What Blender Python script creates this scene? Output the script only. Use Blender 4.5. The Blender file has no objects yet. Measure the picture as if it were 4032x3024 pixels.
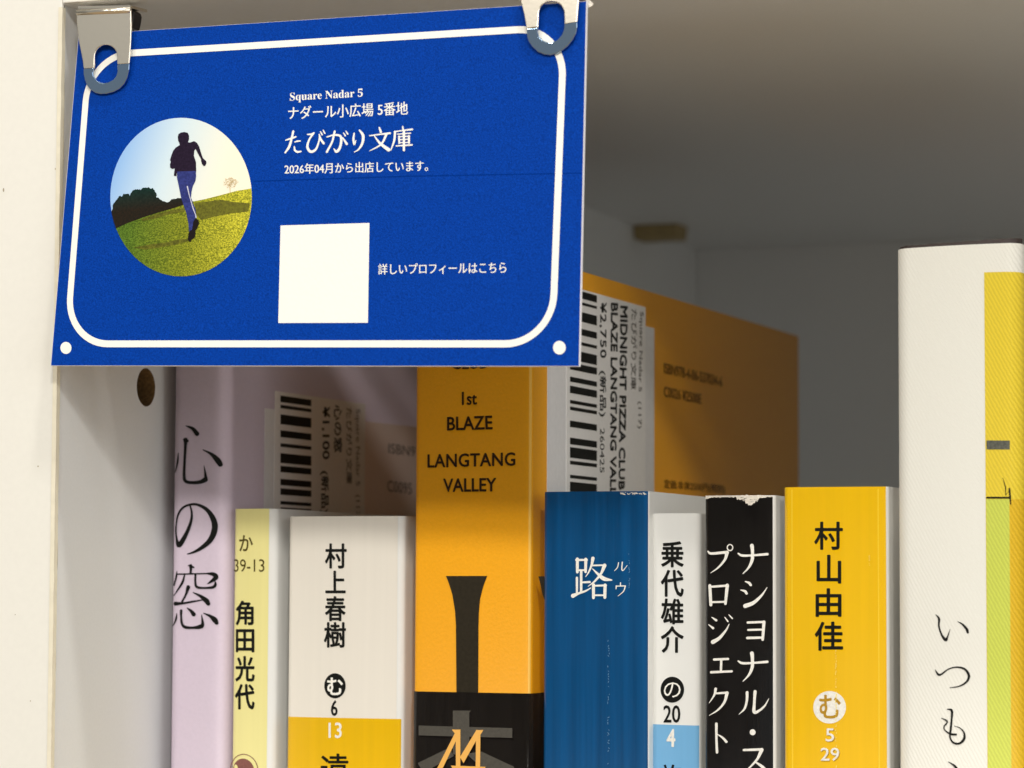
import bpy, bmesh, math, random
import numpy as np
from mathutils import Vector
from mathutils.geometry import tessellate_polygon
random.seed(7)
SC = bpy.context.scene
COL = SC.collection

# ------------------------------------------------------------------ camera
F = 11500.0
PSI, PHI, RHO = math.radians(21.27), math.radians(3.97), math.radians(0.25)
_s, _c = math.sin, math.cos
r0 = np.array([_c(PSI), _s(PSI), 0.0])
FW = np.array([-_s(PSI)*_c(PHI), _c(PSI)*_c(PHI), _s(PHI)])
u0 = np.array([_s(PSI)*_s(PHI), -_c(PSI)*_s(PHI), _c(PHI)])
RT = r0*_c(RHO) + u0*_s(RHO)
UP = u0*_c(RHO) - r0*_s(RHO)
CAM = np.array([0, 0.040, 0.169]) - 0.548*FW
cd = bpy.data.cameras.new('camera'); cam = bpy.data.objects.new('camera', cd); COL.objects.link(cam)
from mathutils import Matrix
M = Matrix(((RT[0], UP[0], -FW[0], CAM[0]), (RT[1], UP[1], -FW[1], CAM[1]), (RT[2], UP[2], -FW[2], CAM[2]), (0, 0, 0, 1)))
cam.matrix_world = M
cd.sensor_width = 36.0; cd.lens = F/4032*36.0; cd.clip_start = 0.02; cd.clip_end = 20
cd.dof.use_dof = True; cd.dof.focus_distance = 0.535; cd.dof.aperture_fstop = 28
SC.camera = cam

# ------------------------------------------------------------------ room light
W = bpy.data.worlds.new('World'); SC.world = W; W.use_nodes = True
bg = W.node_tree.nodes['Background']; bg.inputs[0].default_value = (1.0, 0.975, 0.94, 1); bg.inputs[1].default_value = 0.36
# the room around the shelf: neutral walls, warm wooden floor below
_nt = W.node_tree; _tc = _nt.nodes.new('ShaderNodeTexCoord'); _sx = _nt.nodes.new('ShaderNodeSeparateXYZ'); _rp = _nt.nodes.new('ShaderNodeValToRGB')
_nt.links.new(_tc.outputs['Generated'], _sx.inputs[0]); _mr = _nt.nodes.new('ShaderNodeMapRange'); _mr.inputs[1].default_value = -1; _mr.inputs[2].default_value = 1
_nt.links.new(_sx.outputs['Z'], _mr.inputs[0]); _nt.links.new(_mr.outputs[0], _rp.inputs[0]); _nt.links.new(_rp.outputs[0], bg.inputs[0])
_rp.color_ramp.elements[0].position = 0.25; _rp.color_ramp.elements[0].color = (1.25, 0.93, 0.58, 1)
_rp.color_ramp.elements[1].position = 0.55; _rp.color_ramp.elements[1].color = (0.93, 0.96, 0.96, 1)
def lamp(az, el, dist, size, power, color=(1, 0.95, 0.87)):
    """ceiling lamp of the room, also used for the added fill light: az measured to the right of the shelf's front normal"""
    a, e = math.radians(az), math.radians(el)
    d = Vector((math.sin(a)*math.cos(e), -math.cos(a)*math.cos(e), math.sin(e)))
    l = bpy.data.lights.new('ceiling_or_fill_lamp', 'AREA'); l.shape = 'DISK'; l.size = size; l.energy = power*dist*dist; l.color = color
    o = bpy.data.objects.new('ceiling_or_fill_lamp', l); COL.objects.link(o)
    o.location = Vector((0, 0, 0.17)) + d*dist
    o.rotation_euler = d.to_track_quat('Z', 'Y').to_euler()
    return o
lamp(8, 27, 2.6, 0.2, 2.9, (1, 0.97, 0.915))
lamp(-20, 31, 2.6, 0.2, 1.7, (1, 0.965, 0.90))
lamp(29, 29, 2.6, 0.22, 3.4, (1, 0.975, 0.925))
lamp(50, 69, 1.8, 0.14, 5.0, (1, 0.975, 0.93))
lamp(60, 8, 2.2, 1.5, 2.4, (0.95, 0.98, 1.0))  # added soft fill from the right to brighten side faces, not a ceiling lamp
SC.view_settings.view_transform = 'Standard'; SC.view_settings.look = 'None'
SC.view_settings.exposure = -0.08; SC.view_settings.gamma = 1

# ------------------------------------------------------------------ pixel rays of the photograph -> real points
def ray(x, y): return FW + RT*(x-2016)/F - UP*(y-1512)/F
def at(x, y, Y):
    d = ray(x, y); return CAM + d*(Y-CAM[1])/d[1]
def atx(x, y, X):
    d = ray(x, y); return CAM + d*(X-CAM[0])/d[0]
def plane_map(p0, n):
    p0, n = np.array(p0, float), np.array(n, float)
    def f(x, y):
        d = ray(x, y); return CAM + d*((p0-CAM) @ n)/(d @ n)
    return f

# ------------------------------------------------------------------ materials
def lin(c): c /= 255.0; return c/12.92 if c <= 0.04045 else ((c+0.055)/1.055)**2.4
def mat(name, rgb, rough=0.5, coat=0.0, metal=0.0, grain=None, bump=0.0, scale=(1, 1, 1), vary=0.0, spec=0.5, alb=0.92):
    """rgb = sRGB colour; grain = noise scale, stretched by scale; vary = colour variation"""
    m = bpy.data.materials.new(name); m.use_nodes = True; nt = m.node_tree; b = nt.nodes['Principled BSDF']
    col = [lin(v)*alb for v in rgb] + [1]
    b.inputs['Base Color'].default_value = col; b.inputs['Roughness'].default_value = rough
    b.inputs['Metallic'].default_value = metal; b.inputs['Coat Weight'].default_value = coat; b.inputs['Coat Roughness'].default_value = 0.12
    b.inputs['Specular IOR Level'].default_value = spec
    if grain:
        tc = nt.nodes.new('ShaderNodeTexCoord'); mp = nt.nodes.new('ShaderNodeMapping'); mp.inputs['Scale'].default_value = scale
        nt.links.new(tc.outputs['Object'], mp.inputs['Vector'])
        n = nt.nodes.new('ShaderNodeTexNoise'); n.inputs['Scale'].default_value = grain; n.inputs['Detail'].default_value = 4
        nt.links.new(mp.outputs[0], n.inputs['Vector'])
        if bump:
            bp = nt.nodes.new('ShaderNodeBump'); bp.inputs['Strength'].default_value = min(1, bump); bp.inputs['Distance'].default_value = 0.0002
            nt.links.new(n.outputs['Fac'], bp.inputs['Height']); nt.links.new(bp.outputs[0], b.inputs['Normal'])
            if coat: nt.links.new(bp.outputs[0], b.inputs['Coat Normal'])
        if vary:
            r = nt.nodes.new('ShaderNodeValToRGB'); r.color_ramp.elements[0].position = 0.3; r.color_ramp.elements[1].position = 0.7
            r.color_ramp.elements[0].color = [v*(1-vary) for v in col[:3]] + [1]; r.color_ramp.elements[1].color = [min(1, v*(1+vary)+0.004*vary) for v in col[:3]] + [1]
            nt.links.new(n.outputs['Fac'], r.inputs[0]); nt.links.new(r.outputs[0], b.inputs['Base Color'])
    return m
STREAK = (1, 1, 0.02)
m_lam = mat('white_laminate', (241, 238, 228), 0.42, grain=900, bump=0.05, vary=0.012)
m_lam_in = mat('white_laminate_inside', (232, 233, 232), 0.5, grain=1500, bump=0.08, vary=0.015)
m_band = mat('edge_banding', (236, 228, 205), 0.45, grain=400, vary=0.05)
m_glue = mat('glue_line', (186, 172, 146), 0.7, grain=300, vary=0.3)
m_mdf = mat('bare_chipboard', (120, 92, 52), 0.9, grain=1500, bump=0.6, vary=0.3)
m_paper = mat('page_paper', (235, 228, 210), 0.9, grain=2500, bump=0.2, scale=(1, .03, .03), vary=0.08)
m_white = mat('white_jacket', (238, 236, 230), 0.3, coat=0.25, grain=700, bump=0.08, scale=STREAK, vary=0.01)
m_lav = mat('lavender_jacket', (223, 206, 221), 0.5, grain=1500, bump=0.12, vary=0.02)
m_lyel = mat('pale_yellow_jacket', (242, 231, 155), 0.32, coat=0.2, grain=900, bump=0.12, scale=STREAK, vary=0.02)
m_cream = mat('cream_jacket', (240, 232, 218), 0.36, coat=0.15, grain=900, bump=0.12, scale=STREAK, vary=0.015)
m_yel = mat('yellow_jacket', (243, 190, 6), 0.32, coat=0.2, grain=900, bump=0.14, scale=STREAK, vary=0.03)
m_yel2 = mat('glossy_yellow_jacket', (247, 193, 4), 0.24, coat=0.45, grain=900, bump=0.20, scale=STREAK, vary=0.03)
m_or = mat('orange_jacket', (250, 172, 6), 0.42, grain=1800, bump=0.15, vary=0.03)
m_obi = mat('black_paper_band', (20, 16, 14), 0.22, coat=0.3, spec=0.25, grain=700, bump=0.35, scale=STREAK, vary=0.25)
m_obig = mat('grey_band_print', (104, 97, 86), 0.3, coat=0.3, grain=2500, bump=0.2, vary=0.15)
m_obil = mat('grey_glyph_print', (78, 74, 66), 0.3, coat=0.3, grain=2500, bump=0.2, vary=0.15)
m_gold = mat('gold_print', (250, 188, 92), 0.4)
m_gold2 = mat('pale_gold_print', (253, 216, 160), 0.4)
m_blue = mat('deep_blue_jacket', (0, 74, 124), 0.3, coat=0.22, spec=0.25, grain=650, bump=0.50, scale=STREAK, vary=0.22)
m_sky = mat('light_blue_jacket', (122, 183, 226), 0.3, coat=0.2, grain=900, bump=0.12, scale=STREAK, vary=0.02)
m_blk = mat('black_jacket', (16, 14, 14), 0.26, coat=0.3, spec=0.25, grain=650, bump=0.35, scale=STREAK, vary=0.15)
m_torn = mat('torn_paper', (236, 228, 214), 0.9, grain=2500, bump=1, vary=0.12)
m_board = mat('dark_brown_board', (58, 46, 42), 0.6, grain=1500, bump=0.3, vary=0.2)
def ink(name, rgb, rough=0.5): return mat(name, rgb, rough, grain=2500, vary=0.10, spec=0.15)
k_black = ink('black_ink', (16, 17, 14)); k_white = ink('white_ink', (246, 243, 234)); k_olive = ink('olive_ink', (78, 66, 14))
k_brown = ink('brown_ink', (140, 92, 84)); k_gold = ink('ochre_ink', (190, 145, 40)); k_orange = ink('dark_ink_on_orange', (44, 24, 6))
k_faint = ink('faded_ink', (96, 58, 12)); k_grey = ink('grey_ink', (92, 86, 80)); k_big = mat('charcoal_ink', (44, 38, 26), 0.6, spec=0.15, grain=1600, vary=0.18)
m_stick = mat('white_sticker', (236, 234, 232), 0.4, grain=900, bump=0.1, vary=0.02)
m_stick2 = mat('white_under_sticker', (226, 225, 226), 0.4, grain=900, bump=0.1, vary=0.03)
m_isbn = mat('pale_code_panel', (232, 214, 206), 0.5)
m_card = mat('blue_card_print', (0, 60, 158), 0.6, grain=3600, bump=0.35, vary=0.26, scale=(1, 1, 1), spec=0.05)
m_cardw = mat('white_card_print', (252, 250, 240), 0.45, grain=1500, bump=0.10, vary=0.01)
m_core = mat('white_card_core', (238, 236, 240), 0.7)
m_crease = mat('crease_line', (0, 50, 138), 0.7, spec=0.02)
m_steel = mat('polished_steel', (232, 222, 204), 0.24, metal=1.0, alb=1.0, grain=1200, bump=0.03)
m_steel2 = mat('blue_reflection_steel', (150, 176, 204), 0.16, metal=1.0, alb=1.0, grain=900, bump=0.05)  # clip lip: blue-grey reflection put into the steel's colour
m_clipb = mat('black_enamel', (18, 16, 16), 0.35)
m_brk = mat('olive_plastic', (165, 145, 100), 0.6, grain=600, vary=0.1)

# ------------------------------------------------------------------ mesh helpers
def link(name, verts, faces, m, parent=None, smooth=False, bevel=0, seg=2):
    """one mesh object; verts in world metres, stored relative to the parent Empty"""
    off = np.array(parent_loc(parent)) if parent else np.zeros(3)
    V = [tuple(np.array(v, float)-off) for v in verts]
    me = bpy.data.meshes.new(name); me.from_pydata(V, [], [tuple(f) for f in faces]); me.validate(); me.update()
    me.materials.append(m)
    if smooth:
        for p in me.polygons: p.use_smooth = True
    o = bpy.data.objects.new(name, me); COL.objects.link(o)
    if parent: o.parent = parent
    if bevel:
        b = o.modifiers.new('bevel', 'BEVEL'); b.width = bevel; b.segments = seg; b.limit_method = 'ANGLE'
    return o
def parent_loc(p):
    v = Vector(p.location)
    while p.parent: p = p.parent; v = v + Vector(p.location)
    return v
def thing(name, label, cat, loc, group=None):
    o = bpy.data.objects.new(name, None); COL.objects.link(o); o.location = tuple(loc); o.empty_display_size = 0.01
    o['label'] = label; o['category'] = cat
    if group: o['group'] = group
    return o
def box(name, a, b, m, parent=None, bevel=0.0):
    x0, y0, z0 = a; x1, y1, z1 = b
    V = [(x0, y0, z0), (x1, y0, z0), (x1, y1, z0), (x0, y1, z0), (x0, y0, z1), (x1, y0, z1), (x1, y1, z1), (x0, y1, z1)]
    Fc = [(0, 3, 2, 1), (4, 5, 6, 7), (0, 1, 5, 4), (1, 2, 6, 5), (2, 3, 7, 6), (3, 0, 4, 7)]
    return link(name, V, Fc, m, parent, bevel=bevel)
def fill(loop2):
    return [tuple(t) for t in tessellate_polygon([[Vector((p[0], p[1], 0)) for p in loop2]])]

class Print:
    """collects flat print (glyphs, strokes, patches) given in photo pixels; mp maps a pixel to the surface,
    nrm is the outward direction, each piece lies a few micrometres above the last"""
    def __init__(s, mp, nrm, ori=(0, 0), sc=1.0, lift=0.00005, dfn=None):
        s.mp, s.n, s.o, s.k, s.lift, s.V, s.F, s.dfn = mp, np.array(nrm, float), ori, sc, lift, [], [], dfn
        s.step = 0
    def at(s, ori, sc): s.o, s.k = ori, sc; return s
    def add(s, pts, faces, raw=False):
        s.step += 1; h = s.lift + min(s.step, 150)*0.0000007; b = len(s.V)
        xs = [q[0] for q in pts]
        if s.dfn and (max(xs)-min(xs))/s.k > 45:      # cut wide print into narrow columns so that it follows the rounded spine
            bm = bmesh.new(); vs = [bm.verts.new((q[0], q[1], 0)) for q in pts]
            for f in faces:
                try: bm.faces.new([vs[i] for i in f])
                except ValueError: pass
            x = min(xs)+30*s.k
            while x < max(xs):
                bmesh.ops.bisect_plane(bm, geom=bm.verts[:]+bm.edges[:]+bm.faces[:], plane_co=(x, 0, 0), plane_no=(1, 0, 0)); x += 30*s.k
            bm.verts.index_update(); pts = [(v.co.x, v.co.y) for v in bm.verts]; faces = [tuple(v.index for v in f.verts) for f in bm.faces]; bm.free()
        for (x, y) in pts:
            p = s.mp(s.o[0]+x/s.k, s.o[1]+y/s.k)
            if s.dfn: p = s.dfn(p)
            s.V.append(p + s.n*h)
        s.F += [tuple(b+i for i in f) for f in faces]
    def poly(s, pts): s.add(pts, fill(pts)); return s
    def rect(s, x0, y0, x1, y1): return s.poly([(x0, y0), (x1, y0), (x1, y1), (x0, y1)])
    def disc(s, x, y, rx, ry, n=48): return s.poly([(x+rx*math.cos(2*math.pi*i/n), y+ry*math.sin(2*math.pi*i/n)) for i in range(n)])
    def ring(s, x, y, rx, ry, w, n=48):
        P = []; Fc = []
        for i in range(n):
            a = 2*math.pi*i/n; P += [((x+rx*math.cos(a)), y+ry*math.sin(a)), (x+(rx-w)*math.cos(a), y+(ry-w)*math.sin(a))]
            j = (i+1) % n; Fc.append((2*i, 2*j, 2*j+1, 2*i+1))
        s.add(P, Fc); return s
    wk = 1.0
    def stroke(s, *pts):
        """brush stroke through (x, y, width)"""
        P = np.array(pts, float); P[:, 2] *= s.wk
        if len(P) > 2:
            Q = np.vstack([2*P[0]-P[1], P, 2*P[-1]-P[-2]]); out = []
            for i in range(1, len(Q)-2):
                a, b, c, d = Q[i-1], Q[i], Q[i+1], Q[i+2]
                for t in np.linspace(0, 1, 7)[:-1]:
                    out.append(0.5*((2*b)+(-a+c)*t+(2*a-5*b+4*c-d)*t*t+(-a+3*b-3*c+d)*t**3))
            out.append(P[-1]); S = np.array(out)
        else: S = P
        S[:, 2] = np.maximum(S[:, 2], 2)
        T = np.gradient(S[:, :2], axis=0); T /= np.maximum(np.linalg.norm(T, axis=1), 1e-6)[:, None]
        N = np.stack([-T[:, 1], T[:, 0]], 1)
        A = []; n = len(S)
        for i in range(n): A += [tuple(S[i, :2]+N[i]*S[i, 2]/2), tuple(S[i, :2]-N[i]*S[i, 2]/2)]
        s.add(A, [(2*i, 2*i+1, 2*i+3, 2*i+2) for i in range(n-1)])
        for k in (0, n-1):       # rounded ends
            if S[k, 2] > 5: s.disc(S[k, 0], S[k, 1], S[k, 2]/2, S[k, 2]/2, 14)
        return s
    def text(s, body, quad, bold=0.0, hbold=0.0, sp=1.0):
        """quad = pixels of bottom-left, bottom-right, top-right, top-left of the glyphs' own box"""
        V, Fc = glyphs(body, sp)
        lo, hi = V.min(0), V.max(0); U = (V-lo)/np.maximum(hi-lo, 1e-6)
        bl, br, tr, tl = [np.array(q, float) for q in quad]
        em = np.linalg.norm(bl-tl)/max(hi[1]-lo[1], 1e-6)
        ux = (br-bl)/max(np.linalg.norm(br-bl), 1e-6); uy = (tl-bl)/max(np.linalg.norm(tl-bl), 1e-6)
        offs = [(0, 0)]
        if bold: offs = [(math.cos(a)*bold*em, math.sin(a)*bold*em) for a in np.linspace(0, 2*math.pi, 9)[:-1]]
        if hbold: offs = [(t*hbold*em, 0) for t in (-1, -.5, 0, .5, 1)]
        P0 = (bl*(1-U[:, :1])*(1-U[:, 1:]) + br*U[:, :1]*(1-U[:, 1:]) + tr*U[:, :1]*U[:, 1:] + tl*(1-U[:, :1])*U[:, 1:])
        for ox, oy in offs: s.add([tuple(p) for p in P0 + ux*ox + uy*oy], Fc)
        return s
    def tbox(s, body, x0, y0, x1, y1, bold=0.0, hbold=0.0):
        return s.text(body, [(x0, y1), (x1, y1), (x1, y0), (x0, y0)], bold, hbold)
    def build(s, name, m, parent): return link(name, s.V, s.F, m, parent)

_gl = {}
def glyphs(body, sp=1.0):
    if (body, sp) not in _gl:
        c = bpy.data.curves.new('lettering', 'FONT'); c.body = body; c.size = 1; c.resolution_u = 3; c.space_character = sp
        o = bpy.data.objects.new('lettering', c); COL.objects.link(o)
        dg = bpy.context.evaluated_depsgraph_get(); e = o.evaluated_get(dg); me = bpy.data.meshes.new_from_object(e, depsgraph=dg)
        V = np.array([v.co[:2] for v in me.vertices]); Fc = [tuple(p.vertices) for p in me.polygons]
        bpy.data.objects.remove(o); bpy.data.curves.remove(c); bpy.data.meshes.remove(me)
        _gl[(body, sp)] = (V, Fc)
    return _gl[(body, sp)]
def serif(t):
    o = ''
    for ch in t:
        if 'A' <= ch <= 'Z': o += chr(0x1D400+ord(ch)-65)
        elif 'a' <= ch <= 'z': o += chr(0x1D41A+ord(ch)-97)
        elif '0' <= ch <= '9': o += chr(0x1D7CE+ord(ch)-48)
        else: o += ch
    return o

# ================================================================== the bookcase
XL = float(at(226, 1440, 0)[0])          # inner face of the left panel
ZF = float(at(285, 15, 0)[2])            # underside of the board above, at its front
bc = atx(2742, 983, XL); YB, ZB = float(bc[1]), float(bc[2])
XR = XL + 0.40
case = thing('bookcase', 'white laminate bookcase compartment that holds the row of books', 'bookcase', (XL, 0, 0))
# left side panel with a drilled shelf pin hole in its inner face
hc = atx(575, 1525, XL); hr = 0.00375
yA, yB2, zA, zB = 0.0008, YB, 0.0, 0.262
Nn = 40
circ = [(hc[1]+hr*math.cos(2*math.pi*i/Nn), hc[2]+hr*math.sin(2*math.pi*i/Nn)) for i in range(Nn)]
outer = [(yA, zA), (yB2, zA), (yB2, zB), (yA, zB)]
tri = tessellate_polygon([[Vector((p[0], p[1], 0)) for p in outer], [Vector((p[0], p[1], 0)) for p in circ]])
V = [(XL, p[0], p[1]) for p in outer+circ] + [(XL-0.018, p[0], p[1]) for p in outer]
nb = 4+Nn
Fc = [tuple(t) for t in tri] + [(nb, nb+1, nb+2, nb+3), (0, 1, nb+1, nb), (1, 2, nb+2, nb+1), (2, 3, nb+3, nb+2), (3, 0, nb, nb+3)]
sp_ = link('side_panel', V, Fc, m_lam_in, case)
V = [(XL, p[0], p[1]) for p in circ] + [(XL-0.011, p[0], p[1]) for p in circ]
Fc = [(i, (i+1) % Nn, Nn+(i+1) % Nn, Nn+i) for i in range(Nn)] + [tuple(range(Nn, 2*Nn))]
link('pin_hole', V, Fc, m_mdf, sp_)
box('edge_band', (XL-0.0186, -0.0004, 0), (XL+0.0001, 0.0006, 0.262), m_lam, sp_, bevel=0.0003)
pe = Print(lambda x, y: at(x, y, -0.00042), (0, -1, 0), (0, 0), 1, 0.00002)
for x, y, a_, b_ in ((150, 1836, 3, 3), (14, 748, 3, 8), (218, 665, 2, 4), (60, 2420, 2, 2), (232, 705, 2, 3), (120, 2760, 2, 3)): pe.disc(x, y, a_, b_, 8)
pe.build('dirt_speck', m_glue, sp_)['kind'] = 'stuff'
# thin cream lip and glue line of the banding at the inner arris, slightly ragged
V = []; Fc = []; n = 90
for i in range(n+1):
    z = 0.0+i/n*0.238; j = random.uniform(0, 0.00010)
    V += [(XL-0.0006, -0.00055, z), (XL+0.00016+j, -0.00050, z), (XL+0.00016+j, 0.0007, z)]
for i in range(n): Fc += [(3*i, 3*i+1, 3*i+4, 3*i+3), (3*i+1, 3*i+2, 3*i+5, 3*i+4)]
link('band_lip', V, Fc, m_band, sp_)
V = []; Fc = []
for i in range(n+1):
    z = 0.0+i/n*0.238; j = random.uniform(0.00010, 0.00030)
    V += [(XL+0.00005, 0.0007, z), (XL+0.00005, 0.0008+j, z)]
for i in range(n): Fc.append((2*i, 2*i+1, 2*i+3, 2*i+2))
link('glue_line', V, Fc, m_glue, sp_)
# right side panel, out of the frame, closes the compartment
box('side_panel', (XR, 0, 0), (XR+0.018, YB, 0.262), m_lam_in, case, bevel=0.0004)
# board above (underside falls slightly to the back), floor, back
x0, x1 = XL, XR
V = [(x0, 0.0, ZF), (x1, 0.0, ZF), (x1, YB, ZB), (x0, YB, ZB), (x0, 0.0, 0.262), (x1, 0.0, 0.262), (x1, YB, 0.262), (x0, YB, 0.262)]
Fc = [(0, 3, 2, 1), (4, 5, 6, 7), (0, 1, 5, 4), (1, 2, 6, 5), (2, 3, 7, 6), (3, 0, 4, 7)]
tb = link('shelf_board', V, Fc, m_lam_in, case)
box('edge_band', (XL+0.0003, -0.0007, ZF+0.0001), (XR, -0.0001, 0.2619), m_lam, tb, bevel=0.0002)
fl = box('shelf_board', (XL, 0.0, -0.018), (XR, YB, 0.0), m_lam_in, case)
box('back_panel', (XL-0.018, YB+0.0005, -0.018), (XR+0.018, YB+0.006, 0.262), m_lam_in, case)
# small blurred olive block under the board at the back
pb = atx(2490, 900, XL); Yk = float(pb[1])
bx0 = XL
a = at(2490, 862, Yk); b_ = at(2668, 935, Yk)
br = thing('shelf_bracket', 'small olive brown bracket block under the board near the back corner', 'bracket', (XL, Yk, a[2]))
zt = ZF + (ZB-ZF)*Yk/YB
V = []
w0 = float(b_[0])
for (y, z, xx) in ((Yk, zt, w0), (Yk+0.010, zt, w0), (Yk+0.010, zt-0.0042, w0-0.0004), (Yk+0.001, zt-0.0042, w0-0.0004)):
    V += [(XL, y, z), (xx, y, z)]
Fc = [(0, 2, 4, 6), (1, 7, 5, 3), (0, 1, 3, 2), (2, 3, 5, 4), (4, 5, 7, 6), (6, 7, 1, 0)]
link('bracket_block', V, Fc, m_brk, br, bevel=0.0006)

# ================================================================== books
class Book:
    def __init__(s, name, label, x0, x1, ytop, Y, depth, jm, r=0.0009, bulge=0.0003, splay=0.0, ref=None, pages=m_paper, rise=0.0):
        a = at(x0, ytop, Y); b = at(x1, ytop if ref is None else ref, Y)
        s.X0, s.X1, s.Y, s.H, s.D, s.r, s.b = float(a[0]), float(b[0]), Y, float(a[2]), depth, r, bulge
        s.splay = splay
        s.t = thing(name, label, 'book', ((s.X0+s.X1)/2, Y+depth/2, 0), 'books standing in a row on the shelf')
        s.path = s.mkpath()
        V = []; n = len(s.path)
        tops = [s.H + rise*max(0, min(1, (p[0]-s.X0)/(s.X1-s.X0))) for p in s.path]
        s.rise = rise
        th = 0.00022
        inner = [(p[0]-q[0]*th, p[1]-q[1]*th) for p, q in zip(s.path, s.norms)]
        for p, z in zip(s.path, tops): V += [(p[0], p[1], 0.0), (p[0], p[1], z)]
        for p, z in zip(inner, tops): V += [(p[0], p[1], 0.0), (p[0], p[1], z)]
        Fc = []
        for i in range(n-1):
            Fc += [(2*i, 2*i+2, 2*i+3, 2*i+1), (2*n+2*i, 2*n+2*i+1, 2*n+2*i+3, 2*n+2*i+2), (2*i+1, 2*i+3, 2*n+2*i+3, 2*n+2*i+1)]
        Fc += [(0, 1, 2*n+1, 2*n), (2*n-2, 4*n-2, 4*n-1, 2*n-1)]
        s.jacket = link('jacket', V, Fc, jm, s.t, smooth=False)
        for p in s.jacket.data.polygons: p.use_smooth = len(p.vertices) == 4 and abs(p.normal.z) < 0.5
        box('page_block', (s.X0+0.0005, Y+0.0013, 0.0002), (s.X1-0.0005, Y+depth-0.0012, s.H-0.0012), pages, s.t, bevel=0.0002)
    def front(s, x):
        """Y of the spine surface at x"""
        u = max(-1, min(1, (2*x-s.X0-s.X1)/(s.X1-s.X0)))
        y = s.Y - s.b*(1-u*u)
        for e, sg in ((s.X0+s.r, -1), (s.X1-s.r, 1)):
            d = (x-e)*sg
            if d > 0: y += s.r - math.sqrt(max(0, s.r**2-min(d, s.r)**2))
        return y
    def mkpath(s):
        P = [(s.X0, s.Y+s.D), (s.X0, s.Y+s.D*.5), (s.X0, s.Y+s.r*1.5)]
        for i in range(9):
            a = math.pi/2*i/8; x = s.X0+s.r-s.r*math.cos(a); P.append((x, s.front(x)))
        for i in range(1, 24):
            x = s.X0+s.r+(s.X1-s.X0-2*s.r)*i/24; P.append((x, s.front(x)))
        for i in range(9):
            a = math.pi/2*i/8; x = s.X1-s.r+s.r*math.sin(a); P.append((x, s.front(x)))
        P += [(s.X1, s.Y+s.r*1.5), (s.X1+s.splay*.5, s.Y+s.D*.5), (s.X1+s.splay, s.Y+s.D)]
        s.norms = []
        for i in range(len(P)):
            a = P[max(0, i-1)]; b = P[min(len(P)-1, i+1)]; d = (b[0]-a[0], b[1]-a[1]); L = math.hypot(*d) or 1
            s.norms.append((d[1]/L, -d[0]/L))
        return P
    def strip(s, name, m, xa=None, xb=None, z0=0.0, z1=None, lift=0.00004, za=None, parent=None, wrap=0.0):
        """a printed or wrapped band over part of the spine; wrap carries it round the right corner"""
        xa = s.X0 if xa is None else xa; xb = s.X1 if xb is None else xb
        z1 = s.H if z1 is None else z1; za = z1 if za is None else za
        pts = [(p, q) for p, q in zip(s.path[2:-3], s.norms[2:-3]) if xa-1e-7 <= p[0] <= xb+1e-7]
        if wrap: pts += [((s.X1, s.Y+s.r+wrap*k/3), (1, 0)) for k in (1, 2, 3)]
        if pts[0][0][0] > xa+1e-6: pts.insert(0, ((xa, s.front(xa)), (0, -1)))
        if pts[-1][0][0] < xb-1e-6: pts.append(((xb, s.front(xb)), (0, -1)))
        V = []; Fc = []
        for (p, q) in pts:
            u = (p[0]-s.X0)/(s.X1-s.X0); zt = z1+(za-z1)*u
            if z1 == s.H: zt += s.rise*u
            V += [(p[0]+q[0]*lift, p[1]+q[1]*lift, z0), (p[0]+q[0]*lift, p[1]+q[1]*lift, zt)]
            V += [(p[0], p[1], zt)]
        for i in range(len(pts)-1): Fc += [(3*i, 3*i+3, 3*i+4, 3*i+1), (3*i+1, 3*i+4, 3*i+5, 3*i+2)]
        return link(name, V, Fc, m, parent or s.t, smooth=True)
    def pr(s, ori=(0, 0), sc=1.0, lift=0.00009):
        def d(p): return np.array([p[0], s.front(min(max(p[0], s.X0+s.r*.5), s.X1-s.r*.5)), p[2]])
        return Print(lambda x, y: at(x, y, s.Y-s.b*.7), (0, -1, 0), ori, sc, lift, d)
    def side(s, ori=(0, 0), sc=1.0, lift=0.00006):
        return Print(lambda x, y: atx(x, y, s.X1), (1, 0, 0), ori, sc, lift)
    def x(s, px, py=2400): return float(at(px, py, s.Y)[0])
    def z(s, px, py): return float(at(px, py, s.Y)[2])

C6, C7, C8, R1, R2, R4 = (600, 1400), (150, 2124), (1050, 2124), (2100, 1824), (2500, 2124), (3032, 2224)
K, K4 = 1.8433, 2.074

# ---- lavender hardback
lav = Book('lavender_book', 'tall lavender hardback with large black title, leftmost book beside the white panel', 683, 912, 1062, 0.040, 0.184, m_lav, r=0.0022, bulge=0.0004)
p = lav.pr(C6, K); p.wk = 1.12
p.stroke((187, 708, 6), (180, 770, 15), (158, 850, 4))
p.stroke((243, 612, 30), (242, 650, 20), (236, 760, 17), (232, 870, 19), (243, 911, 22), (290, 922, 20), (350, 918, 24), (388, 900, 32))
p.stroke((392, 898, 24), (386, 850, 13), (378, 798, 3)); p.stroke((224, 610, 6), (258, 620, 16))
p.stroke((245, 510, 5), (295, 530, 22), (328, 568, 30)); p.stroke((370, 683, 5), (430, 715, 20), (473, 758, 36), (492, 790, 30))
p.stroke((277, 1090, 10), (289, 1140, 14), (284, 1200, 18), (250, 1290, 25), (195, 1375, 34), (172, 1325, 18), (166, 1250, 13), (182, 1165, 13), (222, 1105, 14), (285, 1080, 14), (345, 1087, 18), (405, 1125, 26), (447, 1195, 36), (453, 1262, 38), (425, 1335, 34), (370, 1388, 26), (310, 1424, 16), (257, 1441, 6))
p.at(C7, K)
p.stroke((1111, 192, 24), (1112, 215, 17), (1110, 246, 15)); p.stroke((1092, 190, 6), (1132, 202, 12))
p.stroke((1006, 232, 6), (1000, 270, 15), (980, 332, 10)); p.stroke((1003, 252, 9), (1250, 247, 9))
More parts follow.
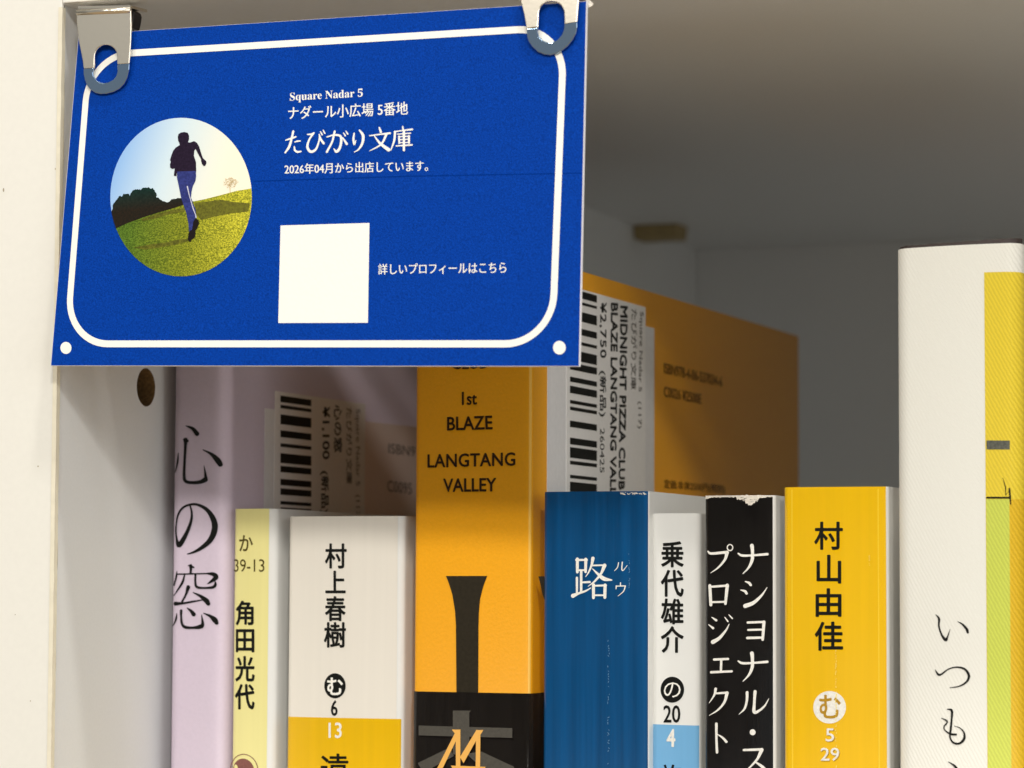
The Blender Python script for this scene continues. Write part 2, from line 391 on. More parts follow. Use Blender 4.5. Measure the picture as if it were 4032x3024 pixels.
p.stroke((1236, 247, 12), (1275, 253, 26), (1292, 275, 30), (1255, 308, 16), (1232, 322, 5))
p.stroke((1065, 260, 10), (1050, 310, 15), (1012, 368, 10), (976, 410, 4))
p.stroke((1146, 255, 14), (1145, 310, 14), (1157, 345, 17), (1210, 352, 13), (1270, 347, 18), (1288, 328, 18), (1286, 300, 4))
p.stroke((1093, 346, 26), (1075, 400, 14), (1045, 455, 12)); p.stroke((992, 466, 26), (1060, 462, 14), (1130, 450, 12), (1200, 438, 6))
p.stroke((1130, 385, 6), (1180, 410, 18), (1223, 443, 32), (1238, 466, 26))
p.stroke((1006, 538, 6), (998, 580, 15), (970, 630, 4)); p.stroke((1040, 517, 18), (1040, 560, 14), (1046, 610, 16), (1070, 636, 20), (1130, 640, 16), (1183, 632, 28), (1198, 612, 20), (1190, 545, 4))
p.stroke((1085, 497, 6), (1115, 520, 20), (1133, 543, 28)); p.stroke((1205, 535, 5), (1250, 555, 18), (1283, 583, 34), (1297, 606, 24))
p.build('title_lettering', k_black, lav.t)
# stickers on its side
s0 = lav.side(C6, K, 0.00003)
def on_side(bk, ori, k, pts): return [tuple(q) for q in pts]
a = s0.poly([(1490, 472), (2300, 560), (2300, 1300), (1490, 1300)]).build('code_panel', m_isbn, lav.t)
def side_quad(bk, name, m, ori, k, xl, xr, ytop_r, ybot_r, lift, parent, th=0.00008):
    """axis aligned sticker on a book's right face: left/right pixel columns, top/bottom measured at its right edge"""
    pr_, pl = atx(ori[0]+xr/k, ori[1]+ytop_r/k, bk.X1), atx(ori[0]+xl/k, ori[1]+ytop_r/k, bk.X1)
    pb = atx(ori[0]+xr/k, ori[1]+ybot_r/k, bk.X1)
    return box(name, (bk.X1+lift-th, min(pl[1], pr_[1]), pb[2]), (bk.X1+lift, max(pl[1], pr_[1]), pr_[2]), m, parent)
us = side_quad(lav, 'price_sticker', m_stick2, C6, K, 812, 1480, 470, 1500, 0.00012, lav.t)
ps = side_quad(lav, 'price_sticker', m_stick, C6, K, 882, 1540, 352, 1500, 0.00020, lav.t)
p = lav.side(C6, K, 0.00024)
def bars(bk, ori, k, xl, xr, rows, lift, m, parent, xl2=None):
    pr_ = bk.side(ori, k, lift)
    V = []; Fc = []
    for (y0, y1, xe) in rows:
        A = atx(ori[0]+xr/k, ori[1]+y0/k, bk.X1); B = atx(ori[0]+xr/k, ori[1]+y1/k, bk.X1); L = atx(ori[0]+(xe or xl)/k, ori[1]+y0/k, bk.X1)
        b = len(V); V += [(bk.X1+lift, L[1], A[2]), (bk.X1+lift, A[1], A[2]), (bk.X1+lift, A[1], B[2]), (bk.X1+lift, L[1], B[2])]
        Fc.append((b, b+3, b+2, b+1))
    return link('barcode', V, Fc, m, parent)
bars(lav, C6, K, 922, 1146, [(y0, y1, None) for y0, y1 in ((322, 368), (388, 412), (455, 525), (568, 617), (660, 686), (730, 800), (820, 865), (913, 958), (980, 1026), (1070, 1094), (1115, 1124), (1140, 1180), (1200, 1230))], 0.00025, k_black, ps)
p.text('¥1,100', [(1222, 372), (1222, 752), (1278, 752), (1278, 372)], bold=0.035)
p.text('(新品)', [(1210, 838), (1210, 1150), (1272, 1140), (1272, 838)], bold=0.03)
p.text('心の窓', [(1312, 360), (1312, 702), (1368, 702), (1368, 360)], bold=0.03)
p.build('price_lettering', k_black, ps)
p = lav.side(C6, K, 0.00024)
p.text('たびがり文庫', [(1400, 378), (1400, 930), (1442, 930), (1442, 378)], bold=0.015)
p.text('Square Nadar 5', [(1462, 388), (1462, 945), (1500, 945), (1500, 388)]); p.text('(117)', [(1462, 1010), (1462, 1190), (1500, 1190), (1500, 1010)])
p.build('shelf_lettering', k_grey, ps)
p = lav.side(C6, K, 0.00008)
p.text('ISBN978', [(1712, 708), (1985, 745), (1985, 672), (1712, 636)]); p.text('C0095', [(1703, 985), (1880, 1008), (1880, 928), (1703, 905)])
p.build('code_lettering', k_grey, lav.t)

# ---- pale yellow bunko
ka = Book('pale_yellow_book', 'thin paperback with pale yellow spine and code 39-13', 920, 1088, 2004, 0.0395, 0.105, m_white, r=0.0012, bulge=0.0005)
ka.strip('spine_panel', m_lyel, None, ka.x(1062, 2100))
p = ka.pr(C6, K).tbox('か', 632, 1305, 732, 1418, bold=0.012).tbox('39-13', 588, 1478, 815, 1570)
p.build('code_lettering', k_olive, ka.t)
p = ka.pr(C7, K)
for ch, b4 in zip('角田光代', ((1435, 448, 1565, 620), (1437, 655, 1570, 815), (1433, 850, 1572, 1027), (1430, 1053, 1572, 1230))): p.tbox(ch, *b4, bold=0.022)
p.build('author_lettering', k_black, ka.t)
p = ka.pr(C7, K).disc(1490, 1690, 84, 100).ring(1494, 1680, 108, 124, 6)
p.build('brown_emblem', k_brown, ka.t)

# ---- cream and yellow bunko
mu = Book('cream_and_yellow_book', 'thick paperback, cream spine above a yellow band, marked 6 and 13', 1136, 1590, 2034, 0.0405, 0.105, m_white, r=0.0011, bulge=0.0006)
mu.strip('spine_panel', m_cream, None, mu.x(1566, 2300))
yb = mu.strip('yellow_band', m_yel, None, mu.x(1578, 2860), 0.0, mu.z(1150, 2822), 0.00007, mu.z(1578, 2831))
p = mu.pr(C8, K, 0.00012)
for ch, b4 in zip('村上春樹', ((430, 32, 582, 208), (433, 230, 575, 387), (430, 415, 575, 590), (423, 603, 577, 782))): p.tbox(ch, *b4, bold=0.018)
p.build('author_lettering', k_black, mu.t)
p = mu.pr(C8, K, 0.00012).disc(500, 1062, 78, 91); q = p.build('round_mark', k_black, mu.t)
mu.pr(C8, K, 0.00016).tbox('む', 446, 1005, 556, 1127, bold=0.02).build('mark_lettering', k_white, q)
mu.pr(C8, K, 0.00012).tbox('6', 473, 1168, 517, 1278, bold=0.015).tbox('遠', 395, 1556, 600, 1790, bold=0.01).build('title_lettering', k_black, mu.t)
mu.pr(C8, K, 0.00012).tbox('13', 455, 1330, 548, 1440, bold=0.012).build('volume_number', k_white, mu.t)

# ---- orange book
orb = Book('orange_book', 'tall orange book with shop stickers on its side and a black paper band below', 1638, 2096, 1028, 0.0400, 0.184, m_or, r=0.0010, bulge=0.0004)
O = (1600, 1450); KO = 3.318
orb.strip('fold_highlight', mat('orange_fold_highlight', (255, 200, 90), 0.4), orb.X1-0.00055, orb.X1-0.00015)  # pale strip paints the highlight along the right fold of the spine
p = orb.pr(O, KO)
p.text('1st', [(735, 480), (925, 472), (925, 318), (735, 312)], bold=0.016)
p.text('BLAZE', [(540, 810), (1128, 794), (1122, 622), (540, 640)], bold=0.018)
p.text('LANGTANG', [(280, 1297), (1420, 1270), (1420, 1100), (280, 1128)], bold=0.018, sp=1.05)
p.text('VALLEY', [(490, 1614), (1175, 1606), (1175, 1436), (490, 1446)], bold=0.018)
p.text('CLUB', [(600, 12), (1060, 0), (1060, -170), (600, -158)], bold=0.018)
p.build('title_lettering', k_orange, orb.t)
p = orb.pr(C8, K)
L = [(1303, 265), (1603, 265), (1575, 340), (1552, 430), (1543, 530), (1540, 640), (1538, 1125), (1380, 1125), (1376, 620), (1370, 520), (1350, 400), (1325, 320)]
p.poly(L).poly([(1968, 268), (2090, 268), (2090, 440), (2012, 440), (1998, 400), (1985, 330)])
p.build('large_initial', k_big, orb.t)
ob = orb.strip('paper_band', m_obi, None, None, 0.0, orb.z(1640, 2722), 0.00018, orb.z(2100, 2731), wrap=0.06)
p = orb.pr((1550, 2650), 3.16, 0.00024)
p.poly([(745, 467), (970, 467), (950, 492), (952, 1010), (745, 1010)]).poly([(312, 653), (1480, 685), (1480, 806), (312, 775)])
p.poly([(700, 930), (300, 1120), (370, 1240), (760, 1030)]).poly([(940, 1000), (1100, 975), (1500, 1165), (1520, 1300), (1100, 1180), (935, 1020)])
p.build('grey_glyph', m_obil, ob)
p = orb.pr((1550, 2650), 3.16, 0.00029)
mm = [((785, 720), (845, 720), (610, 1200), (540, 1200)), ((780, 702), (840, 702), (840, 1200), (785, 1200)), ((1035, 715), (1105, 715), (880, 1120), (835, 1045)), ((1035, 715), (1090, 715), (1085, 1200), (1030, 1200)),
      ((733, 702), (843, 702), (835, 735), (765, 745)), ((1035, 708), (1127, 708), (1090, 765), (1040, 740)), ((720, 1150), (1150, 1165), (1150, 1200), (740, 1180))]
for q4 in mm: p.poly(list(q4))
p.build('gold_monogram', m_gold, ob)
# side of the orange book: stickers, codes
B5 = (2100, 1050)
us = side_quad(orb, 'price_sticker', m_stick2, B5, K, 100, 874, 448, 1900, 0.00012, orb.t)
ps = side_quad(orb, 'price_sticker', m_stick, B5, K, 236, 808, 295, 1900, 0.00020, orb.t)
rows = [(210, 262, None), (288, 308, None), (358, 428, None), (478, 525, None), (574, 597, None), (643, 715, None), (735, 785, None), (842, 873, None), (905, 955, None), (1003, 1026, None), (1049, 1073, None), (1147, 1193, None), (1268, 1315, None), (1335, 1410, None), (1431, 1457, None), (1531, 1555, None), (1580, 1650, None), (1690, 1720, None)]
rows = [(210, 262), (288, 308), (358, 428), (478, 525), (574, 597), (643, 715), (735, 785), (836, 872), (900, 952), (1001, 1026), (1048, 1073), (1147, 1193), (1268, 1315), (1335, 1410), (1431, 1457), (1531, 1555), (1580, 1650), (1690, 1720)]
bars(orb, B5, K, 258, 453, [(a_, b__, None) for a_, b__ in rows], 0.00025, k_black, ps)
p = orb.side(B5, K, 0.00024)
p.text('¥2,750', [(472, 262), (472, 662), (522, 662), (522, 262)], bold=0.03, sp=1.1)
p.text('(新品)', [(468, 756), (468, 1088), (520, 1088), (520, 756)], bold=0.025)
p.text('260425', [(476, 1172), (474, 1496), (506, 1496), (508, 1172)])
p.text('BLAZE LANGTANG VALLEY', [(557, 264), (549, 1800), (588, 1800), (604, 268)], bold=0.045)
p.text('MIDNIGHT PIZZA CLUB', [(625, 286), (612, 1618), (652, 1618), (675, 290)], bold=0.045)
p.build('price_lettering', k_black, ps)
p = orb.side(B5, K, 0.00024)
p.text('たびがり文庫', [(703, 305), (700, 892), (738, 892), (746, 310)], bold=0.012)
p.text('Square Nadar 5', [(760, 325), (750, 908), (778, 908), (792, 330)], bold=0.008); p.text('(117)', [(746, 978), (746, 1175), (776, 1175), (776, 978)], bold=0.008)
p.build('shelf_lettering', k_grey, ps)
p = orb.side(B5, K, 0.00006)
p.text('ISBN978-4-06-537034-6', [(947, 772), (1368, 872), (1368, 800), (947, 698)], bold=0.01)
p.text('C0026 ¥2500E', [(947, 942), (1217, 996), (1217, 924), (947, 866)], bold=0.01)
p.text('定価:本体2500円(税別)', [(947, 1618), (1388, 1652), (1388, 1585), (947, 1543)], bold=0.01)
p.build('code_lettering', k_faint, orb.t)

# ---- deep blue bunko
ru = Book('blue_book', 'paperback with glossy deep blue spine and white title', 2140, 2552, 1937, 0.0390, 0.105, m_white, r=0.0010, bulge=0.0005)
ru.strip('spine_panel', m_blue, None, ru.X1-0.00015)
p = ru.pr(R1, K); p.wk = 1.25
for st in ([(322, 695, 18), (322, 790, 16)], [(314, 702, 12), (392, 702, 12)], [(384, 697, 18), (382, 788, 15)], [(322, 776, 10), (386, 776, 10)], [(350, 783, 15), (350, 935, 14)],
           [(350, 865, 10), (412, 862, 13)], [(319, 832, 14), (319, 942, 12)], [(290, 962, 24), (330, 945, 14), (380, 928, 11), (420, 905, 5)],
           [(436, 690, 20), (426, 740, 13), (405, 790, 9), (382, 825, 3)], [(432, 742, 9), (515, 740, 10)], [(520, 742, 22), (495, 800, 14), (450, 855, 11), (400, 895, 3)],
           [(432, 765, 4), (470, 802, 14), (515, 838, 23), (572, 848, 7)], [(440, 882, 18), (440, 976, 17)], [(440, 890, 10), (530, 886, 12)], [(524, 884, 18), (522, 974, 17)], [(440, 958, 10), (522, 958, 10)]): p.stroke(*st)
p.build('title_lettering', k_white, ru.t)
p = ru.pr(R1, K)
for st in ([(620, 722, 7), (613, 755, 7), (590, 782, 3)], [(647, 718, 8), (644, 770, 8), (655, 776, 6), (683, 740, 3)], [(634, 868, 8), (634, 890, 7)], [(604, 890, 8), (602, 915, 5)], [(604, 892, 7), (668, 890, 8)], [(669, 890, 8), (655, 930, 7), (615, 965, 3)]): p.stroke(*st)
p.build('reading_lettering', k_white, ru.t)

# ---- thin white and light blue bunko
no = Book('white_and_light_blue_book', 'thin paperback, white spine above a light blue band, shorter than its neighbours', 2563, 2752, 2022, 0.0420, 0.105, m_white, r=0.0010, bulge=0.0004)
no.strip('light_blue_band', m_sky, None, no.x(2750, 2850), 0.0, no.z(2570, 2851), 0.00005, no.z(2750, 2857))
p = no.pr(R1, K)
for ch, b4 in zip('乗代雄介', ((932, 570, 1090, 752), (930, 777, 1090, 965), (930, 985, 1088, 1165), (930, 1185, 1090, 1372))): p.tbox(ch, *b4, bold=0.02)
p.build('author_lettering', k_black, no.t)
q = no.pr(R2, K).disc(273, 1090, 86, 94).build('round_mark', k_black, no.t)
no.pr(R2, K, 0.00014).tbox('の', 212, 1037, 335, 1147, bold=0.0).build('mark_lettering', k_white, q)
no.pr(R2, K).tbox('20', 210, 1205, 330, 1328, bold=0.012).tbox('旅', 188, 1636, 338, 1810, bold=0.015).build('title_lettering', k_black, no.t)
no.pr(R2, K, 0.00012).tbox('4', 235, 1378, 293, 1503, bold=0.02).build('volume_number', k_white, no.t)

# ---- black bunko with worn head
na = Book('black_book', 'glossy black paperback spine with white katakana title and torn white top edge', 2775, 3052, 1952, 0.0395, 0.105, m_white, r=0.0008, bulge=0.0004)
na.strip('spine_panel', m_blk, None, na.x(3043, 2200), 0.0, na.H-0.0003)
p = na.pr(R1, K, 0.00008); p.wk = 1.25
for dy in (0, 781):
    p.stroke((1490, 655+dy, 9), (1520, 670+dy, 14), (1600, 668+dy, 12), (1698, 660+dy, 15)); p.stroke((1588, 598+dy, 22), (1592, 640+dy, 18), (1590, 700+dy, 18), (1565, 757+dy, 12), (1522, 803+dy, 4))
for st in ([(1540, 858, 5), (1567, 868, 14), (1580, 884, 14)], [(1508, 920, 5), (1538, 929, 14), (1550, 945, 14)], [(1540, 1036, 24), (1600, 1012, 20), (1658, 958, 12), (1697, 900, 3)],
           [(1558, 1156, 13), (1672, 1152, 13)], [(1674, 1152, 18), (1665, 1280, 15)], [(1562, 1210, 12), (1665, 1207, 12)], [(1556, 1268, 15), (1668, 1265, 13)],
           [(1266, 640, 9), (1292, 655, 14), (1400, 646, 16)], [(1408, 648, 22), (1392, 700, 14), (1342, 758, 10), (1285, 797, 3)],
           [(1280, 888, 18), (1288, 1028, 18)], [(1285, 897, 12), (1410, 888, 13)], [(1410, 886, 20), (1396, 1020, 15)], [(1290, 1008, 11), (1397, 1006, 11)],
           [(1295, 1118, 5), (1328, 1140, 14)], [(1272, 1172, 5), (1305, 1197, 14)], [(1303, 1298, 24), (1352, 1268, 18), (1400, 1212, 11), (1425, 1165, 3)], [(1392, 1118, 5), (1414, 1148, 9)], [(1422, 1100, 5), (1446, 1126, 9)],
           [(1312, 1425, 14), (1416, 1420, 13)], [(1366, 1425, 14), (1363, 1510, 13)], [(1290, 1517, 14), (1443, 1510, 13)]): p.stroke(*st)
p.ring(1430, 612, 24, 26, 8)
p.at(R2, K)
for st in ([(817, 1110, 16), (815, 1170, 14), (797, 1230, 11), (757, 1270, 3)], [(874, 1104, 18), (869, 1180, 15), (868, 1252, 19), (902, 1243, 14), (942, 1208, 10), (972, 1155, 3)],
           [(793, 1528, 13), (920, 1524, 15)], [(921, 1527, 22), (892, 1590, 14), (845, 1645, 10), (800, 1685, 4)], [(872, 1612, 8), (920, 1645, 16), (955, 1680, 17)],
           [(587, 1085, 16), (577, 1128, 12), (538, 1188, 3)], [(580, 1118, 10), (668, 1112, 13)], [(671, 1114, 20), (652, 1180, 14), (603, 1238, 10), (538, 1278, 3)],
           [(592, 1338, 16), (593, 1450, 14), (597, 1545, 15)], [(602, 1415, 5), (640, 1440, 12), (666, 1468, 15)]): p.stroke(*st)
p.disc(857, 1399, 21, 22)
p.build('title_lettering', k_white, na.t)
# torn edge: ragged fibres along the head of the spine
def torn(pts_top, name, ori, k, bk, lift=0.00010):
    p = bk.pr(ori, k, lift)
    up = [(x, y0+random.uniform(-3, 3)) for x, y0, y1 in pts_top]; dn = [(x, y1+random.uniform(-4, 4)) for x, y0, y1 in pts_top]
    V2 = []; Fc = []
    for u, d in zip(up, dn): V2 += [u, d]
    p.add(V2, [(2*i, 2*i+1, 2*i+3, 2*i+2) for i in range(len(up)-1)])
    return p
xs = list(range(1248, 1742, 9))
def low(x):
    if x < 1320: return 262-(x-1248)*.25
    if x < 1480: return 246 + 5*math.sin(x*.2)
    if x < 1640: return 262 + 42*math.exp(-((x-1575)/42)**2) + 8*math.sin(x*.31)
    return 252 - (x-1640)*.12
t_ = torn([(x, 236 - (4 if 1500 < x < 1660 else 0) + 3*math.sin(x*.23), low(x)) for x in xs], 'torn', R1, K, na)
t_.build('torn_edge', m_torn, na.t)
p = na.pr(R1, K, 0.00013)
for _ in range(16):
    x = random.uniform(1490, 1700); y = random.uniform(245, 285) if x < 1640 else random.uniform(240, 255)
    p.stroke((x, y, 3), (x+random.uniform(8, 26), y+random.uniform(-5, 5), 2))
p.build('torn_fibre', k_black, na.t)

# ---- glossy yellow bunko
ya = Book('yellow_book', 'thick glossy yellow paperback with white round mark numbered 5 and 29', 3085, 3496, 1919, 0.0385, 0.105, m_white, r=0.0010, bulge=0.0005)
ya.strip('spine_panel', m_yel2, None, ya.x(3490, 2500))
p = ya.pr((0, 0), 1).tbox('村', 3209, 2056, 3318, 2163, bold=0.018); p.at(R2, K)
for ch, b4 in zip('山由佳', ((1324, 115, 1496, 316), (1317, 358, 1498, 558), (1310, 600, 1510, 803))): p.tbox(ch, *b4, bold=0.018)
p.build('author_lettering', k_black, ya.t)
q = ya.pr(R2, K).disc(1415, 1218, 119, 118).build('round_mark', k_white, ya.t)
ya.pr(R2, K, 0.00014).tbox('む', 1343, 1130, 1495, 1297, bold=0.012).build('mark_lettering', k_gold, q)
ya.pr(R2, K, 0.00009).tbox('5', 1393, 1377, 1453, 1470, bold=0.01).tbox('29', 1357, 1517, 1490, 1610, bold=0.01).build('number_shade', k_gold, ya.t)
ya.pr(R2, K, 0.00014).tbox('5', 1388, 1372, 1448, 1465, bold=0.008).tbox('29', 1352, 1512, 1485, 1605, bold=0.008).build('volume_number', k_white, ya.t)

def scuff(bk, name, m, x, y0, y1, n, w, jit=3, dens=.6):
    p = bk.pr((0, 0), 1, 0.00015)
    for i in range(n):
        if random.random() > dens: continue
        ya_ = y0+(y1-y0)*i/n; yb_ = ya_+(y1-y0)/n*random.uniform(.3, 1)
        p.stroke((x+random.uniform(-jit, jit), ya_, random.uniform(.6, 1)*w), (x+random.uniform(-jit, jit), yb_, random.uniform(.6, 1)*w))
    return p.build(name, m, bk.t)
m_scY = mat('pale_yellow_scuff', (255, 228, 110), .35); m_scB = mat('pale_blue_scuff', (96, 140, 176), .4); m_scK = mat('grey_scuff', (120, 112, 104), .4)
m_glint = mat('yellow_highlight', (255, 212, 50), .3)
for bk, mt, px in ((ya, m_glint, 3458), (ya, m_glint, 3118)):
    bk.strip('crease_highlight', mt, bk.x(px, 2300), bk.x(px+5, 2300), 0.0, bk.H-0.0004, 0.00009)  # thin highlights along the yellow spine, painted as paler strips
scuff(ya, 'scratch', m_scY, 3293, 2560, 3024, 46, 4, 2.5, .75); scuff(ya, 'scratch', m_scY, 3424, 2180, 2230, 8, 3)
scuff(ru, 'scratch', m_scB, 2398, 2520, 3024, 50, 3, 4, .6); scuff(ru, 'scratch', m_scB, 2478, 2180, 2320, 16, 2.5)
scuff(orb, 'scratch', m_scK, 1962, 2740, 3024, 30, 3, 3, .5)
p = ru.pr((0, 0), 1, 0.00014)
for _ in range(34):
    x = random.uniform(2440, 2540); p.stroke((x, 1939+random.uniform(0, 9), 3), (x+random.uniform(2, 8), 1939+random.uniform(0, 9), 2))
p.build('worn_edge', m_torn, ru.t)

# ---- large cream cloth-textured hardback
def twill():
    out = []
    for nm, rgb in (('cream_twill_paper', (240, 236, 224)), ('yellow_twill_print', (234, 205, 52)), ('green_twill_print', (212, 218, 88)), ('amber_twill_print', (230, 186, 34))):
        m = mat(nm, rgb, 0.6); nt = m.node_tree; b = nt.nodes['Principled BSDF']
        tc = nt.nodes.new('ShaderNodeTexCoord'); mp = nt.nodes.new('ShaderNodeMapping'); mp.inputs['Rotation'].default_value = (0, math.radians(28), 0)
        nt.links.new(tc.outputs['Object'], mp.inputs['Vector'])
        wv = nt.nodes.new('ShaderNodeTexWave'); wv.wave_type = 'BANDS'; wv.bands_direction = 'X'; wv.inputs['Scale'].default_value = 520; wv.inputs['Distortion'].default_value = 2.2; wv.inputs['Detail'].default_value = 3; wv.inputs['Detail Scale'].default_value = 3
        nt.links.new(mp.outputs[0], wv.inputs['Vector'])
        bp = nt.nodes.new('ShaderNodeBump'); bp.inputs['Strength'].default_value = 0.3; bp.inputs['Distance'].default_value = 0.00012
        nt.links.new(wv.outputs['Fac'], bp.inputs['Height']); nt.links.new(bp.outputs[0], b.inputs['Normal'])
        if nm != 'cream_twill_paper':
            mx = nt.nodes.new('ShaderNodeMixRGB'); c = b.inputs['Base Color'].default_value[:]
            mx.inputs[1].default_value = [v*.90 for v in c[:3]]+[1]; mx.inputs[2].default_value = [min(1, v*1.06) for v in c[:3]]+[1]
            nt.links.new(wv.outputs['Fac'], mx.inputs[0]); nt.links.new(mx.outputs[0], b.inputs['Base Color'])
        out.append(m)
    return out
tw_c, tw_y, tw_g, tw_a = twill()
it = Book('cream_hardback_book', 'tall cream textured hardback with hiragana title and yellow strip, at the right end', 3525, 4016, 981, 0.0360, 0.130, tw_c, r=0.0024, bulge=0.0010, rise=0.0003)
xb = it.x(3882, 1500); xg = it.x(3978, 2200)
ys = it.strip('yellow_strip', tw_y, xb, None, 0.0, it.z(3882, 1074), 0.00005, wrap=0.004)
it.strip('green_strip', tw_g, xb+0.0001, xg, 0.0, it.z(3900, 1966), 0.00008)
it.strip('amber_strip', tw_a, xg, None, 0.0, it.z(3990, 1966), 0.00008, wrap=0.004)
p = it.pr((3600, 1600), 2.37).rect(676, 318, 888, 402); p.build('grey_dash', mat('mottled_grey_print', (84, 84, 72), 0.6, grain=2500, vary=0.5), it.t)
p = it.pr((3600, 1600), 2.37, 0.00013).stroke((680, 852, 17), (888, 852, 17)).stroke((885, 765, 14), (890, 830, 16), (897, 915, 8)).stroke((825, 665, 3), (850, 760, 9), (850, 835, 3)).stroke((885, 780, 3), (850, 830, 4))
p.build('drawn_line', k_black, it.t)
p = it.pr(R4, K4)
for st in ([(1355, 405, 4), (1383, 440, 18), (1382, 500, 14), (1405, 570, 16), (1437, 612, 25), (1452, 590, 13), (1475, 525, 3)], [(1535, 462, 4), (1575, 485, 14), (1610, 525, 22), (1618, 550, 20)],
           [(1350, 855, 4), (1375, 893, 18), (1402, 893, 14), (1460, 852, 10), (1530, 835, 12), (1595, 852, 18), (1628, 905, 21), (1608, 955, 16), (1550, 990, 11), (1475, 1003, 6)],
           [(1450, 1177, 6), (1488, 1190, 20), (1487, 1260, 16), (1480, 1340, 18), (1474, 1405, 14), (1500, 1450, 16), (1548, 1458, 17), (1588, 1422, 21), (1588, 1370, 14), (1555, 1332, 8), (1507, 1315, 4)],
           [(1400, 1250, 4), (1440, 1268, 14), (1450, 1287, 12), (1425, 1320, 12), (1432, 1350, 10), (1478, 1380, 16), (1523, 1385, 17)], [(1458, 1607, 4), (1505, 1635, 16), (1535, 1672, 24)]): p.stroke(*st)
p.build('title_lettering', k_black, it.t)
# dark case boards standing a little above the jacket
V = []; Fc = []
PP = it.path[2:-2]; n = len(PP)
for i, pt in enumerate(PP):
    u = i/(n-1); h = it.H+0.0003*u+0.00035+0.0007*u**1.5+random.uniform(0, 0.00006)
    q = it.norms[2+i]
    V += [(pt[0]-q[0]*0.0003, pt[1]-q[1]*0.0003, 0.001), (pt[0]-q[0]*0.0003, pt[1]-q[1]*0.0003, h), (pt[0]-q[0]*0.0022, pt[1]-q[1]*0.0022, h)]
for i in range(n-1): Fc += [(3*i, 3*i+3, 3*i+4, 3*i+1), (3*i+1, 3*i+4, 3*i+5, 3*i+2)]
link('case_board', V, Fc, m_board, it.t)

# ---- dark book just entering at the right border
dk = Book('dark_book', 'dark brown spine just entering the frame at the right edge beside the cream hardback', 4030, 4400, 1905, 0.0385, 0.105, mat('dark_brown_jacket', (44, 36, 26), 0.5, grain=900, vary=0.2), r=0.0016, bulge=0.0004)

# ================================================================== blue name card
ex = np.array([0.99983925, -0.00884416, -0.01559641]); ez = np.array([0.01618046, 0.07034361, 0.99739158])
cn = np.cross(ex, ez); cn /= np.linalg.norm(cn)
if cn[1] > 0: cn = -cn
cp = np.array([-0.07211767, -0.005, 0.12942048+0.041])
cm = plane_map(cp, cn)
quad_px = [(201, 1439), (2279, 1441), (2308, 6), (310, 137)]
Q = [cm(*q) for q in quad_px]
card = thing('name_card', 'blue name card with rounded white border and round photo, clipped above the books', 'sign', (Q[0]+Q[1])/2)
TH = 0.0006
V = [q for q in Q] + [q - cn*TH for q in Q]
link('card_face', V[:4], [(0, 1, 2, 3)], m_card, card)
V2 = [q - cn*0.00001 for q in Q] + [q - cn*TH for q in Q]
mid = [(a+b)/2 for a, b in zip(Q, Q[1:]+Q[:1])]
cxy = sum(Q)/4
V2 = [q + (q-cxy)*0.0012 - cn*0.00001 for q in Q] + [q + (q-cxy)*0.0024 - cn*TH for q in Q]
link('card_core', V2, [(0, 1, 2, 3), (7, 6, 5, 4), (0, 4, 5, 1), (1, 5, 6, 2), (2, 6, 7, 3), (3, 7, 4, 0)], m_core, card)
def CP(ori=(0, 0), k=1.0, lift=0.00004): return Print(cm, cn, ori, k, lift)
# rounded border (pixels of its centre line corners), drawn in card space
bc_px = {'tl': (352, 219), 'tr': (2222, 106), 'br': (2174, 1354), 'bl': (262, 1354)}
co = [cm(*bc_px[k]) for k in ('bl', 'br', 'tr', 'tl')]
loop = []
Rr = 0.0086
for i in range(4):
    P0, Pp, Pn = co[i], co[i-1], co[(i+1) % 4]
    d1 = (Pp-P0)/np.linalg.norm(Pp-P0); d2 = (Pn-P0)/np.linalg.norm(Pn-P0)
    for t in np.linspace(0, math.pi/2, 15):
        loop.append(P0 + d1*Rr*(1-math.sin(t)) + d2*Rr*(1-math.cos(t)))
V = []; Fc = []; n = len(loop); hw = 0.00062
for i in range(n):
    t = loop[(i+1) % n]-loop[i-1]; t /= np.linalg.norm(t); s_ = np.cross(cn, t)
    V += [loop[i]+s_*hw+cn*0.00005, loop[i]-s_*hw+cn*0.00005]
for i in range(n): j = (i+1) % n; Fc.append((2*i, 2*j, 2*j+1, 2*i+1))
link('white_border', V, Fc, m_cardw, card)
for (x, y, r) in ((260, 1370, 22.5), (2203, 1369, 25.5)):
    CP().disc(x, y, r*.97, r*1.05).build('white_dot', m_cardw, card)
G = (1000, 300); KG = 2.011
p = CP(G, KG); p.wk = 1.35
p.text(serif('Square Nadar 5'), [(285, 212), (862, 180), (862, 98), (285, 130)])
p.text('ナダール小広場 5番地', [(272, 345), (1218, 306), (1218, 200), (272, 240)], hbold=0.01)
